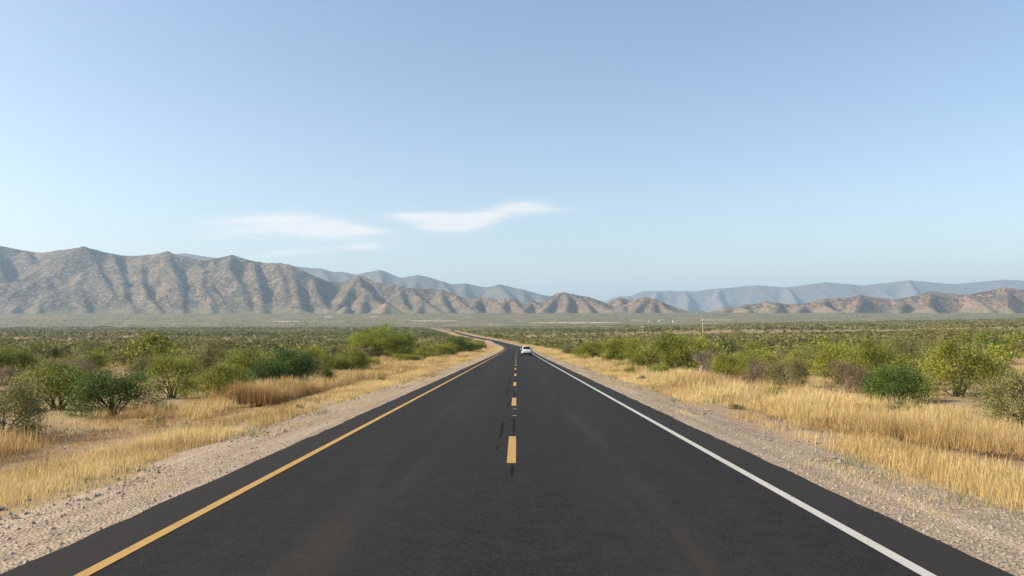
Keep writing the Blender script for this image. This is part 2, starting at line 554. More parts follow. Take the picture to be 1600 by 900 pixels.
# ------------------------------------------------------------------ hills
def heightfield(name, ridges, x0, x1, y0_, y1, step, s_hi, s_lo, fall, mat, seed, rough=.5, gully=260, floor=None):
    xs = np.arange(x0, x1, step); yy = np.arange(y0_, y1, step)
    X, Y = np.meshgrid(xs, yy)
    wx = (fbm(X / 330 + seed, Y / 330, 3) - .5) * 90; wy = (fbm(X / 330 + seed + 40, Y / 330 + 7, 3) - .5) * 90
    Xw, Yw = X + wx * .6, Y + wy * .6
    rid = 1 - np.abs(2 * fbm(X / gully + seed, Y / (gully * 1.6) + seed, 4) - 1)
    fine = fbm(X / 70 + seed, Y / 70, 3) - .5
    Hm = np.full(X.shape, -1e4)
    for pl in ridges:
        P = np.array([at_depth(*p) for p in pl])
        if len(P) == 1: P = np.vstack([P, P + [[1, 1, 0]]])
        for a, b in zip(P[:-1], P[1:]):
            ex, ey = b[0] - a[0], b[1] - a[1]
            L2 = ex * ex + ey * ey + 1e-6
            reach = max(a[2], b[2]) / .4 + 500
            # warp fades on the crest so the skyline keeps its line
            t = np.clip(((X - a[0]) * ex + (Y - a[1]) * ey) / L2, 0, 1)
            d0 = np.hypot(X - a[0] - t * ex, Y - a[1] - t * ey)
            if d0.min() > reach: continue
            k = ss(0, 260, d0)
            xx = X + (Xw - X) * k; y2 = Y + (Yw - Y) * k
            t = np.clip(((xx - a[0]) * ex + (y2 - a[1]) * ey) / L2, 0, 1)
            d = np.hypot(xx - a[0] - t * ex, y2 - a[1] - t * ey)
            d = np.sqrt(d * d + 18 ** 2) - 18
            drop = s_lo * d + (s_hi - s_lo) * fall * (1 - np.exp(-d / fall))
            side = (ex * (y2 - a[1]) - ey * (xx - a[0])) / np.sqrt(L2)     # steeper on the lee side of every spur
            drop = drop * (1 + np.where(side > 0, .42, .06) * np.tanh(side / 60)) * (1 + rough * (.55 - rid) * 1.6)
            h = a[2] + (b[2] - a[2]) * t - drop
            dm = np.abs(h - Hm)
            Hm = np.maximum(h, Hm) + 7 * np.exp(-dm / 14)
    Hm = Hm + fine * 10 * ss(0, 120, Hm)
    base = (ground_z(X, Y) if floor is None else floor + 0 * X) - 14
    Z = np.maximum(Hm, base)
    n, m_ = X.shape
    k = np.arange(n * m_).reshape(n, m_)
    F = np.stack([k[:-1, :-1], k[:-1, 1:], k[1:, 1:], k[1:, :-1]], -1).reshape(-1, 4)
    me = mesh_np(name, np.stack([X, Y, Z], -1).reshape(-1, 3), F, smooth=True)
    return link_mesh(name, me, mat)


def sky_line(pts, d, jit=0):
    return [(px, py, d + (150 * math.sin(px * .037) if jit else 0)) for px, py in pts]


front = []
front.append(sky_line([(-160, 382), (-90, 392), (-20, 380), (60, 396), (130, 386), (200, 402), (262, 394), (315, 408), (362, 399), (405, 410),
                       (437, 411.5), (449, 414), (456, 416.5), (471, 423), (487, 431), (499, 435), (513, 440), (534, 441.5), (549, 435.5), (560, 432), (568, 433),
                       (577, 437.5), (590, 442), (612, 444.5), (627, 447), (640, 451), (659, 451), (676, 452.5), (691, 454), (707, 460),
                       (722, 465), (735, 467.5), (750, 465), (766, 466), (779, 468.5), (793, 467), (804, 469), (815, 474)], 7000, 1))
front.append(sky_line([(815, 475), (832, 471), (844, 475), (850, 472), (863, 464.5), (872, 460), (882, 458), (894, 460), (904, 464),
                       (913, 464), (921, 466), (937, 471), (952, 477)], 6750))
front.append(sky_line([(945, 478), (957, 470), (968, 466.5), (977, 467.7), (987, 472)], 7000))
front.append(sky_line([(985, 473), (996, 468.5), (1010, 466.6), (1023, 469), (1034, 473), (1046, 478), (1062, 483), (1077, 487)], 6550))
front.append(sky_line([(1078, 489), (1088, 486.6), (1096, 486.4), (1106, 488)], 7900))
front.append(sky_line([(1100, 491), (1117, 486), (1138, 482.5), (1165, 477), (1200, 472), (1245, 476), (1290, 468), (1345, 462), (1400, 468),
                       (1455, 456), (1510, 461), (1570, 450), (1640, 456), (1720, 445), (1800, 452)], 6500))
front += [
    [(428, 414, 6900), (440, 432, 6600), (446, 452, 6300), (449, 473, 6000)],
    [(425, 472, 5980), (455, 480, 5860), (485, 488.5, 5740)],
    [(471, 423, 6950), (488, 433.6, 6780), (493, 452, 6450), (500, 466, 6200), (509, 479, 5960), (515, 487, 5820)],
    [(452, 420, 6900), (462, 445, 6420), (466, 470, 6000), (470, 486, 5760)],
    [(560, 432, 6980), (563, 446, 6680), (579, 458, 6420), (583, 467, 6240), (598, 476, 6020), (610, 487, 5820)],
    [(555, 436, 6860), (543, 456, 6450), (531, 474, 6060), (521, 487, 5820)],
    [(570, 462, 6300), (566, 475, 6020), (562, 487, 5780)],
    [(541, 478, 5840), (536, 489, 5680)],
    [(605, 473, 5900), (615, 481, 5830), (627, 488, 5760)], [(605, 473, 5900), (598, 489, 5640)],
    [(627, 447, 6980), (624, 461, 6560), (632, 475, 6120), (640, 486, 5850)],
    [(643, 451, 6960), (650, 460, 6640), (662, 470, 6260), (675, 479, 6000), (690, 488.5, 5800)],
    [(662, 471, 6200), (655, 480, 5950), (650, 488, 5750)],
    [(676, 453, 6960), (692, 456, 6880), (711, 463, 6680), (722, 473, 6360), (733, 481, 6080), (742, 488, 5850)],
    [(690, 456, 6880), (690, 470, 6340), (700, 482, 5950)],
    [(750, 465, 6960), (766, 468, 6800), (778, 474, 6480), (786, 483, 6060)], [(748, 466, 6900), (740, 478, 6250), (748, 487, 5900)],
    [(793, 467, 6960), (804, 471.5, 6680), (811, 479, 6280), (818, 486, 5980)], [(790, 468, 6900), (786, 479, 6250)],
    [(832, 471, 6750), (842, 477, 6480), (852, 485, 6080)], [(830, 472, 6700), (820, 484, 6050)],
    [(882, 458, 6750), (888, 470, 6420), (884, 484, 5960)], [(872, 460, 6740), (862, 470, 6440), (850, 484, 6020)],
    [(904, 464, 6740), (914, 474, 6400), (922, 485, 6000)], [(921, 466, 6730), (940, 477, 6420), (962, 487, 6080)],
    [(968, 466.5, 7000), (972, 476, 6600), (975, 486, 6180)],
    [(1010, 466.6, 6550), (1000, 476, 6260), (990, 486, 5950)], [(1010, 466.6, 6550), (1032, 473, 6420), (1040, 481, 6200), (1054, 487.5, 5980)],
    [(1023, 470, 6500), (1018, 482, 6060)],
    [(1138, 482.5, 6500), (1128, 488, 6250)],
]
re_ = random.Random(4)
for px, py in [(-90, 392), (-20, 380), (40, 392), (90, 392), (130, 386), (175, 396), (225, 398), (262, 394), (300, 404), (335, 404), (362, 399), (395, 408)]:
    q = px; row = [(px, py + 1, 6980)]
    for i, d in enumerate((6600, 6300, 6020, 5780)):
        q += re_.uniform(-6, 22); row.append((q, py + (489 - py) * (i + 1) / 4.05 + re_.uniform(-4, 4), d))
    front.append(row)
for px, py in [(1165, 477), (1200, 472), (1245, 476), (1290, 468), (1345, 462), (1400, 468), (1455, 456), (1510, 461), (1570, 450), (1640, 456)]:
    q = px; row = [(px, py + 1, 6480)]
    for i, d in enumerate((6260, 6040, 5840)):
        q += re_.uniform(-8, 18); row.append((q, py + (490 - py) * (i + 1) / 3.05 + re_.uniform(-2, 2), d))
    front.append(row)
hf = heightfield('hills', front, -5800, 5800, 5450, 7900, 17, .95, .62, 190, M['hill_front'], 3.7, .30, 420)
tag(hf, 'brown rocky foothills with blue shaded gullies across the far side of the plain', 'hills', kind='structure')

back_line = [(-160, 392), (-60, 386), (40, 398), (120, 390), (200, 400), (290, 396), (370, 408), (420, 413), (455, 416), (463, 416.5), (479, 418), (502, 420), (510, 422.7), (518, 425), (534, 425),
             (543, 426.6), (555.6, 429.4), (573, 425.8), (593, 422.3), (602.5, 425), (615, 432), (627.5, 434.7), (640, 432),
             (652.5, 430), (665, 432), (676, 435.6), (691, 440), (704, 444), (715, 444), (727, 443), (741, 446), (754, 449),
             (769, 448), (779, 444.7), (793, 447), (816, 452.5), (829, 456), (844, 460.6), (863, 463), (890, 472), (930, 486)]
back = [sky_line(back_line, 13000)]
for px, py in [(60, 397), (200, 400), (330, 402), (463, 416.5), (502, 420), (540, 426), (593, 422.3), (620, 433), (652, 430), (690, 440), (727, 443), (779, 444.7), (816, 452.5), (844, 460.6)]:
    q = px; row = [(px, py + .5, 12950)]
    for i, d in enumerate((12300, 11700, 11100)):
        q += re_.uniform(-6, 16); row.append((q, py + (488 - py) * (i + 1) / 3.2 + re_.uniform(-3, 3), d))
    back.append(row)
hb = heightfield('mountains', back, -10500, 2400, 10600, 14200, 42, .8, .55, 400, M['hill_back'], 11.2, .5, 520, 60)
tag(hb, 'blue grey mountain ridge showing behind the brown foothills', 'mountains', kind='structure')
far_line = [(905, 486), (943, 471.5), (955.6, 467), (968, 462.5), (984, 463), (993, 459), (1005.6, 455), (1027.5, 454.7), (1046, 454.4), (1059, 456), (1070, 455),
            (1085, 455.6), (1109, 452), (1124, 450.8), (1138, 449.7), (1180, 446), (1230, 449), (1290, 441), (1350, 446), (1420, 438),
            (1490, 444), (1570, 437), (1650, 441), (1760, 436)]
far = [sky_line(far_line, 17000)]
for px, py in far_line[4:-1:3]:
    q = px; row = [(px, py + .5, 16900)]
    for i, d in enumerate((16300, 15600, 14900)):
        q += re_.uniform(-10, 14); row.append((q, py + (489 - py) * (i + 1) / 3.2 + re_.uniform(-2, 2), d))
    far.append(row)
hr = heightfield('mesa', far, 900, 13800, 14400, 18400, 50, 1.2, .45, 200, M['hill_far'], 23.1, .3, 700, 60)
tag(hr, 'pale blue flat topped range far off on the right', 'mountains', kind='structure')


# ------------------------------------------------------------------ vegetation
def rand_quads(r, C, size, upbias=.35, slender=1.0):
    """leaf shaped quads at centres C"""
    n = len(C)
    nrm = r.normal(size=(n, 3)); nrm[:, 2] = np.abs(nrm[:, 2]) * 1.0 + upbias * 1.1
    nrm /= np.linalg.norm(nrm, axis=1)[:, None]
    t = r.normal(size=(n, 3)); t -= (t * nrm).sum(1)[:, None] * nrm
    t /= np.linalg.norm(t, axis=1)[:, None] + 1e-9
    b = np.cross(nrm, t)
    s = (size * (.6 + .8 * r.random(n)))[:, None]
    V = np.stack([C - t * s, C + b * s * .5 * slender, C + t * s, C - b * s * .5 * slender], 1)
    F = np.arange(n * 4).reshape(n, 4)
    return V.reshape(-1, 3), F


def tubes(paths):
    """paths: list of (points (k,3), radii k) -> one quad mesh"""
    V, F = [], []
    off = 0
    ns = 6
    for P, rad in paths:
        P = np.asarray(P, float)
        T = np.gradient(P, axis=0); T /= np.linalg.norm(T, axis=1)[:, None] + 1e-9
        ref = np.array([.3, .9, .1])
        A = np.cross(T, ref); A /= np.linalg.norm(A, axis=1)[:, None] + 1e-9
        B = np.cross(T, A)
        ang = np.arange(ns) / ns * 2 * np.pi
        ring = P[:, None, :] + np.asarray(rad)[:, None, None] * (A[:, None, :] * np.cos(ang)[None, :, None] + B[:, None, :] * np.sin(ang)[None, :, None])
        V.append(ring.reshape(-1, 3))
        k = np.arange(len(P) * ns).reshape(len(P), ns) + off
        k2 = np.roll(k, -1, 1)
        F.append(np.stack([k[:-1], k2[:-1], k2[1:], k[1:]], -1).reshape(-1, 4))
        off += len(P) * ns
    return np.concatenate(V), np.concatenate(F)


def bez(a, b, c, n=7):
    t = np.linspace(0, 1, n)[:, None]
    return (1 - t) ** 2 * np.array(a) + 2 * t * (1 - t) * np.array(b) + t * t * np.array(c)


def shrub_meshes(seed, Rr, Hh, ncl, nleaf, leaf, low=.12, spread=.30, flat=.7, nst=9, slender=.8, stem_r=.03):
    r = np.random.default_rng(seed)
    t = low + (1 - low) * r.random(ncl) ** .8
    ph = r.random(ncl) * 2 * np.pi
    lob = 1 + .28 * np.sin(ph * 2 + r.random() * 6) + .18 * np.sin(ph * 3 + r.random() * 6)
    hr_ = Rr * np.sqrt(np.maximum(0, 1 - (t * .92) ** 2)) * (.45 + .55 * r.random(ncl) ** .5) * lob
    hz = Hh * t * (.8 + .35 * r.random(ncl))
    C = np.stack([hr_ * np.cos(ph), hr_ * np.sin(ph), hz], 1)
    cr = Rr * spread * (.55 + .8 * r.random(ncl))
    which = r.integers(0, ncl, nleaf)
    off = r.normal(size=(nleaf, 3)) * cr[which][:, None] * np.array([.62, .62, .62 * flat])
    P = C[which] + off
    P[:, 2] = np.where(P[:, 2] < .04, .04 + np.abs(P[:, 2]) * .5, P[:, 2])
    ct = r.normal(size=ncl) * .17
    tint = np.clip(.48 + ct[which] + r.normal(size=nleaf) * .09, 0, 1)
    V, F = rand_quads(r, P, leaf, slender=slender)
    fol = mesh_np('foliage', V, F, np.repeat(tint, 4))
    ps = []
    for i in range(min(nst, ncl)):
        c = C[i]
        mid = np.array([c[0] * .35, c[1] * .35, c[2] * .65]) + r.normal(size=3) * .08 * Rr
        base = np.array([r.normal() * .08 * Rr, r.normal() * .08 * Rr, -.1])
        q = bez(base, mid, c * np.array([1, 1, .98]))
        ps.append((q, np.linspace(stem_r, stem_r * .3, 7) * Rr))
        for s_ in range(3):
            j = r.integers(2, 6)
            e = q[j] + (r.normal(size=3) * .35 + np.array([0, 0, .25])) * Rr * .6
            ps.append((bez(q[j], (q[j] + e) / 2 + r.normal(size=3) * .05 * Rr, e, 5), np.linspace(stem_r * .4, stem_r * .12, 5) * Rr))
    V, F = tubes(ps)
    return fol, mesh_np('stem', V, F, smooth=True)


def join_np(fol, st):
    """one mesh with both materials for copies too small to show parts"""
    return fol


KIND = {  # leaf material, name, radius, height, look
    'green': ('leaf_green', 'green_shrub'), 'olive': ('leaf_olive', 'olive_shrub'),
    'dark': ('leaf_dark', 'dark_shrub'), 'dry': ('leaf_dry', 'dry_shrub')}
NEAR, MID = {}, {}
for k, (lm, nm) in KIND.items():
    for v in range(3):
        sd = {'green': 100, 'olive': 200, 'dark': 300, 'dry': 400}[k] + v
        dens = {'green': 19000, 'olive': 18000, 'dark': 22000, 'dry': 12000}[k]
        f, s = shrub_meshes(sd, 1.0, [1.1, .95, 1.25][v], [34, 44, 28][v], dens, .0245, flat=.65, nst=13)
        f.materials.append(M[lm]); s.materials.append(M['bark' if k != 'dry' else 'deadwood'])
        NEAR[k, v] = (f, s)
    for v in range(4):
        sd = {'green': 150, 'olive': 250, 'dark': 350, 'dry': 450}[k] + v
        f, s = shrub_meshes(sd, 1.0, [1.0, .85, 1.15, .95][v], [26, 34, 22, 30][v], 1500, .078, flat=.6)
        f.materials.append(M[lm]); s.materials.append(M['bark' if k != 'dry' else 'deadwood'])
        MID[k, v] = (f, s)


def put_near(kind, v, x, y, sx, sz, label, group=None, rz=None):
    f, s = NEAR[kind, v]
    o = empty(KIND[kind][1], (x, y, float(ground_z(x, y)) - .03), random.uniform(0, 6.28) if rz is None else rz)
    o.scale = (sx, sx, sz)
    tag(o, label, 'shrub', group)
    link_mesh('foliage', f, None, o)
    link_mesh('stem', s, None, o)
    return o


occupied = []
SH = []      # hand placed shrubs: (px, base py, radius px, height px, kind, variant, label)
SH += [
    (468, 607, 42, 56, 'dark', 0, 'dark green leafy bush standing behind the tall orange grass at the left'),
    (512, 607, 11, 26, 'dark', 2, 'small dark spiky bush at the right end of the tall orange grass at the left'),
    (420, 612, 40, 52, 'dark', 1, 'largest dark green bush of the near left roadside'),
    (522, 589, 27, 36, 'green', 1, 'yellow green bush between the dark roadside bush and the acacia'),
    (549, 584, 29, 34, 'green', 0, 'bright yellow green bush in front of the left side of the acacia'),
    (572, 577, 20, 18, 'green', 2, 'low bright green bush just left of the acacia trunk'),
    (632, 566, 24, 14, 'green', 1, 'low green bush under the right side of the acacia crown'),
    (545, 583, 14, 34, 'olive', 2, 'grey olive twiggy bush with upright stems left of the acacia'),
    (666, 563, 21, 19, 'green', 0, 'green bush right of the acacia in its shade'),
    (690, 558, 20, 18, 'green', 2, 'light green bush midway between the acacia and the dark roadside tree'),
    (715, 552, 22, 27, 'dark', 1, 'rounded dark bush at the left roadside before the bend'),
    (740, 548, 15, 15, 'green', 1, 'small green bush beside the gravel just before the bend on the left'),
    (700, 553, 18, 15, 'green', 0, 'light green bush left of the rounded dark bush near the bend'),
    (512, 562, 15, 8, 'dry', 0, 'pinkish brown dry bush among green ones at the left'),
    (488, 556, 18, 9, 'dark', 2, 'low dark bush behind the pinkish dry bush at the left'),
    (470, 566, 26, 18, 'green', 2, 'yellow green bush behind the dark bush at the left'),
    (1046, 583, 44, 54, 'green', 0, 'largest bright green bush behind the fence on the right'),
    (1006, 579, 36, 46, 'green', 1, 'bright green bush left of the largest one behind the right fence'),
    (968, 566, 34, 34, 'green', 2, 'green bush at the left end of the right roadside thicket'),
    (1082, 574, 34, 42, 'green', 2, 'olive green bush with bare dark stems between the largest bush and the dead one'),
    (1134, 596, 26, 38, 'green', 0, 'green bush at the right behind the leaning stick'),
    (1018, 586, 13, 15, 'olive', 0, 'small grey green bush in the straw grass below the right thicket'),
    (1072, 600, 9, 11, 'olive', 1, 'small green tuft of a bush standing in the golden grass by the fence post'),
    (930, 563, 36, 30, 'green', 1, 'broad low green bush behind the straw verge right of the car'),
    (900, 556, 26, 16, 'olive', 0, 'low olive bush on the right closest to the white car'),
    (968, 577, 8, 9, 'olive', 2, 'tiny green bush in the straw verge on the right'),
    (597, 596, 7, 9, 'olive', 1, 'small grey green tuft of a bush in the straw verge below the acacia'),
    (467, 640, 8, 8, 'olive', 2, 'low green tuft at the gravel edge on the left'),
    (1003, 596, 9, 8, 'olive', 2, 'low green tuft at the gravel edge below the right thicket'),
    (985, 585, 10, 13, 'green', 1, 'small green bush standing alone in the straw below the right thicket'),
    (950, 571, 8, 8, 'green', 2, 'small green bush at the verge edge nearest the car on the right'),
    (1150, 640, 11, 9, 'olive', 0, 'low weedy green bush at the edge of the right gravel'),
    (1290, 665, 14, 14, 'green', 1, 'small green bush alone in the right foreground grass'),
    (240, 668, 14, 12, 'olive', 2, 'small olive bush alone in the left foreground grass'),
    (1030, 592, 20, 20, 'green', 2, 'low leafy green bush reaching into the straw in front of the largest right bush'),
    (955, 566, 16, 15, 'green', 0, 'low green bush edging the straw verge midway to the right thicket'),
    (1215, 625, 22, 22, 'green', 1, 'low green bush reaching into the golden grass in the right foreground'),
    (1420, 655, 26, 24, 'olive', 2, 'low olive bush in the grass in front of the dark green right foreground bush'),
    (1170, 585, 34, 40, 'green', 1, 'green bush further right beyond the leaning stick'),
    (1230, 606, 36, 44, 'olive', 0, 'olive bush in the right foreground behind the golden grass'),
    (1310, 600, 44, 56, 'green', 2, 'tall yellow green bush in the right foreground'),
    (1400, 628, 52, 60, 'dark', 1, 'dark green bush at the right in the near foreground'),
    (1500, 620, 60, 74, 'green', 0, 'broad green bush near the right end of the foreground'),
    (1600, 660, 70, 84, 'olive', 1, 'olive bush at the very right of the foreground'),
    (345, 628, 44, 50, 'green', 0, 'yellow green bush left of the dark roadside bushes'),
    (268, 622, 46, 60, 'green', 2, 'tall yellow green bush in the left foreground'),
    (180, 650, 56, 66, 'dark', 0, 'dark green bush in the left foreground'),
    (90, 640, 60, 76, 'green', 1, 'broad green bush near the left end of the foreground'),
    (0, 690, 70, 84, 'olive', 0, 'olive bush at the very left of the foreground'),
]
for px, py, rp, hp, kind, v, lab in SH:
    x, y, z = ground_hit(px, py)
    sc = y / FPX
    put_near(kind, v, x, y, rp * sc * 1.02, hp * sc * .86, lab)
    occupied.append((x, y, rp * sc))

# the acacia
ax, ay, az = ground_hit(592, 562)


def acacia():
    r = np.random.default_rng(77)
    s = ay / FPX
    Wd, Hh = 54 * s, 56 * s           # half width, height
    root = empty('acacia_tree', (ax, ay, az))
    tag(root, 'large spreading green acacia with a dark leaning trunk left of the road', 'tree')
    ps = []
    C = []
    fork = np.array([-.6, 0, 1.1])
    ps.append((bez((0, 0, -.15), (-.05, 0, .5), fork, 8), np.linspace(.17, .12, 8)))
    ends = []
    for i in range(13):
        ph = i / 13 * 2 * np.pi + r.random() * .4
        rad = Wd * (.35 + .5 * r.random())
        e = np.array([rad * math.cos(ph) + .35, rad * .85 * math.sin(ph), Hh * (.62 + .2 * r.random() - .22 * (rad / Wd) ** 2)])
        q = bez(fork if i % 3 else np.array([-.15, 0, .35]), np.array([e[0] * .35 - .2, e[1] * .35, e[2] * .62]), e, 9)
        ps.append((q, np.linspace(.085, .022, 9)))
        ends.append(e)
        for j in range(7):
            k = r.integers(3, 9)
            e2 = q[k] + r.normal(size=3) * np.array([.9, .9, .35]) + np.array([0, 0, .35])
            ps.append((bez(q[k], (q[k] + e2) / 2 + r.normal(size=3) * .1, e2, 6), np.linspace(.03, .008, 6)))
            C.append(e2)
    V, F = tubes(ps)
    link_mesh('trunk', mesh_np('trunk', V, F, smooth=True), M['bark'], root)
    # leafy sprays: an uneven umbrella, lower on the left, full on the right
    for i in range(210):
        ph = r.random() * 2 * np.pi
        rr = math.sqrt(r.random())
        x = .3 + Wd * rr * math.cos(ph) * 1.0; yy = Wd * .9 * rr * math.sin(ph)
        top = Hh * (.97 - .42 * rr ** 2.4 + .07 * math.sin(3 * ph) + (.04 if x > 0 else -.04))
        dn = (r.random() ** 1.2) * (.48 if x < 0 else .78) * Hh * (1 - .25 * rr)
        C.append(np.array([x, yy, max(.6, top - dn)]))
    for i in range(70):
        rr = math.sqrt(r.random()); ph = (r.random() - .5) * 2.6
        C.append(np.array([.3 + Wd * (.15 + .78 * rr) * math.cos(ph), Wd * .8 * rr * math.sin(ph), Hh * (.14 + .5 * r.random())]))
    C = np.array(C)
    C[:, 2] = np.minimum(C[:, 2], Hh * .97)
    n = 72000
    w = r.integers(0, len(C), n)
    P = C[w] + r.normal(size=(n, 3)) * np.array([.34, .34, .16]) * (.6 + .9 * r.random(len(C))[w])[:, None]
    tint = np.clip(.5 + (r.normal(size=len(C)) * .17)[w] + r.normal(size=n) * .10, 0, 1)
    V, F = rand_quads(r, P, .07, slender=.7)
    link_mesh('crown', mesh_np('crown', V, F, np.repeat(tint, 4)), M['leaf_acacia'], root)


acacia()
occupied.append((ax, ay, 47 * ay / FPX * .8))

# bare dead bush and twigs on the right
dx, dy, dz_ = ground_hit(1106, 584)
r = np.random.default_rng(9)
ps = []
for i in range(34):
    ph = r.random() * 6.28; L = (28 + 14 * r.random()) * dy / FPX
    e = np.array([math.cos(ph) * L * .75, math.sin(ph) * L * .6, L * (.55 + .55 * r.random())])
    q = bez((r.normal() * .12, r.normal() * .12, -.1), (e[0] * .3, e[1] * .3, e[2] * .7), e, 8)
    ps.append((q, np.linspace(.028, .008, 8)))
    for j in range(5):
        k = r.integers(2, 8)
        e2 = q[k] + r.normal(size=3) * np.array([.3, .3, .2]) + [0, 0, .18]
        ps.append((bez(q[k], (q[k] + e2) / 2 + r.normal(size=3) * .05, e2, 4), np.linspace(.011, .005, 4)))
V, F = tubes(ps)
o = link_mesh('dead_shrub', mesh_np('dead_shrub', V, F), M['deadwood'])
o.location = (dx, dy, dz_)
tag(o, 'bare grey dead bush with many thin twigs behind the fence post on the right', 'shrub')
occupied.append((dx, dy, 1.2))

# individual shrubs of the nearer fields
cand = []
rr_ = np.random.default_rng(21)
tries = 0
grid = {}


def free(x, y, rad):
    for cx_, cy_, cr_ in occupied:
        if (cx_ - x) ** 2 + (cy_ - y) ** 2 < ((.5 if y < 130 else .66) * (rad + cr_)) ** 2: return False
    return True


count = {}
while tries < 14000 and len(cand) < 760:
    tries += 1
    y = 20 + 190 * rr_.random() ** .62
    x = (rr_.random() * 2 - 1) * (.70 * y + 6)
    u = x - xc(y)
    lim = 13.5 if u < 0 else 13.0
    if abs(u) < lim + 2.0 * vnoise(y / 7, u > 0): continue
    h = rr_.random()
    pd = vnoise(x / 26 + 3, y / 26)
    kind = 'green' if h < .46 else 'olive' if h < .80 else 'dark' if h < .87 else 'dry'
    rad = (.7 + 1.35 * rr_.random() ** 1.4) * (.8 if kind == 'dry' else 1)
    if pd < .3 and rr_.random() < .7: continue
    if not free(x, y, rad): continue
    pxx = 800 + FPX * x / y
    if 540 < pxx < 672 and y < ay + 8 and y > 60: continue
    if kind == 'dry' and 440 < pxx < 560 and y < 120: continue
    if count.get(kind, 0) >= 285: continue
    count[kind] = count.get(kind, 0) + 1
    occupied.append((x, y, rad)); cand.append((x, y, rad, kind))
words = {'green': 'yellow green thorn bush', 'olive': 'olive grey scrub bush', 'dark': 'deep green rounded bush', 'dry': 'brown leafless dry bush'}
protos = {}
for x, y, rad, kind in cand:
    v = int(rr_.integers(0, 4)); vn = int(rr_.integers(0, 3))
    side = 'left' if x < 0 else 'right'
    grp = '%s%s scattered in the field on the %s' % (words[kind], 'es', side)
    lab = '%s scattered in the scrub field on the %s of the road' % (words[kind], side)
    sz = rad * (.8 + .5 * rr_.random())
    if y < 62:
        put_near(kind, vn, x, y, rad, sz, lab, grp)
    else:
        if (kind, v) not in protos:
            o = link_mesh(KIND[kind][1], MID[kind, v][0])
            protos[kind, v] = o
        else:
            o = protos[kind, v].copy(); COL.objects.link(o)
        o.location = (x, y, float(ground_z(x, y)) - .05)
        o.rotation_euler = (0, 0, rr_.random() * 6.28)
        o.scale = (rad, rad, sz)
        tag(o, lab, 'shrub', grp)

# the rest of the scrub reads as one mass
def scrub_mass(n, ya, yb, quads, seed, size, pw):
    r = np.random.default_rng(seed)
    y = ya * (yb / ya) ** (r.random(n) ** pw)
    x = (r.random(n) * 2 - 1) * (.74 * y + 15)
    u = np.abs(x - xc(np.minimum(y, 3000)))
    keep = (u > 13 + 20 * ss(400, 1700, y) * (x < xc(np.minimum(y, 3000)))) | (y > 2750)
    keep &= (fbm(x / 55, y / 90, 3) + .25 * vnoise(x / 7, y / 7)) > .42 + .3 * r.random(n) - .12
    # the bare tawny band on the right
    band = np.exp(-((y - (800 + 55 * np.sin(x / 130) + 90 * vnoise(x / 70, y / 300))) / 125) ** 2) * ss(15, 60, x - xc(np.minimum(y, 3000)))
    band2 = np.exp(-((y - 620 - 60 * vnoise(x / 60 + 3, 1 + 0 * x)) / 60) ** 2) * ss(20, 60, -(x - xc(np.minimum(y, 3000)))) * .6
    keep &= r.random(n) > .97 * band
    keep &= r.random(n) > band2
    x, y = x[keep], y[keep]
    rad = (.9 + 1.9 * r.random(len(x)) ** 1.5) * size
    hgt = rad * (.55 + .3 * r.random(len(x)))
    m = len(x)
    z = ground_z(x, y)
    t = r.random((m, quads)) ** .7
    ph = r.random((m, quads)) * 6.283
    hr_ = np.sqrt(1 - (t * .95) ** 2) * (.4 + .6 * r.random((m, quads)))
    P = np.stack([x[:, None] + rad[:, None] * hr_ * np.cos(ph), y[:, None] + rad[:, None] * hr_ * np.sin(ph), z[:, None] + hgt[:, None] * (t * .9 + .06)], -1).reshape(-1, 3)
    bt = np.clip(.42 + r.normal(size=m) * .11 + (fbm(x / 90 + 2, y / 160, 3) - .5) * .9, 0, 1)
    tint = np.clip(np.repeat(bt, quads) + r.normal(size=m * quads) * .12, 0, 1)
    sz = np.repeat(rad, quads) * (2.3 / quads ** .5) * .62
    V, F = rand_quads(r, P, sz[:, None].ravel() * 1.0, upbias=.8, slender=1.3)
    return V, F, np.repeat(tint, 4)


parts_ = [scrub_mass(4200, 130, 330, 150, 1, 1.0, .8), scrub_mass(10500, 300, 800, 76, 2, 1.35, .75), scrub_mass(24000, 750, 2700, 24, 3, 1.75, .75),
          scrub_mass(36000, 3300, 5900, 8, 4, 1.5, .8)]
V = np.concatenate([p[0] for p in parts_]); T = np.concatenate([p[2] for p in parts_])
o = link_mesh('scrub', mesh_np('scrub', V, np.arange(len(V)).reshape(-1, 4), T), M['leaf_scrub'])
tag(o, 'mass of small olive bushes covering the plain out to the hills', 'scrub', kind='stuff')


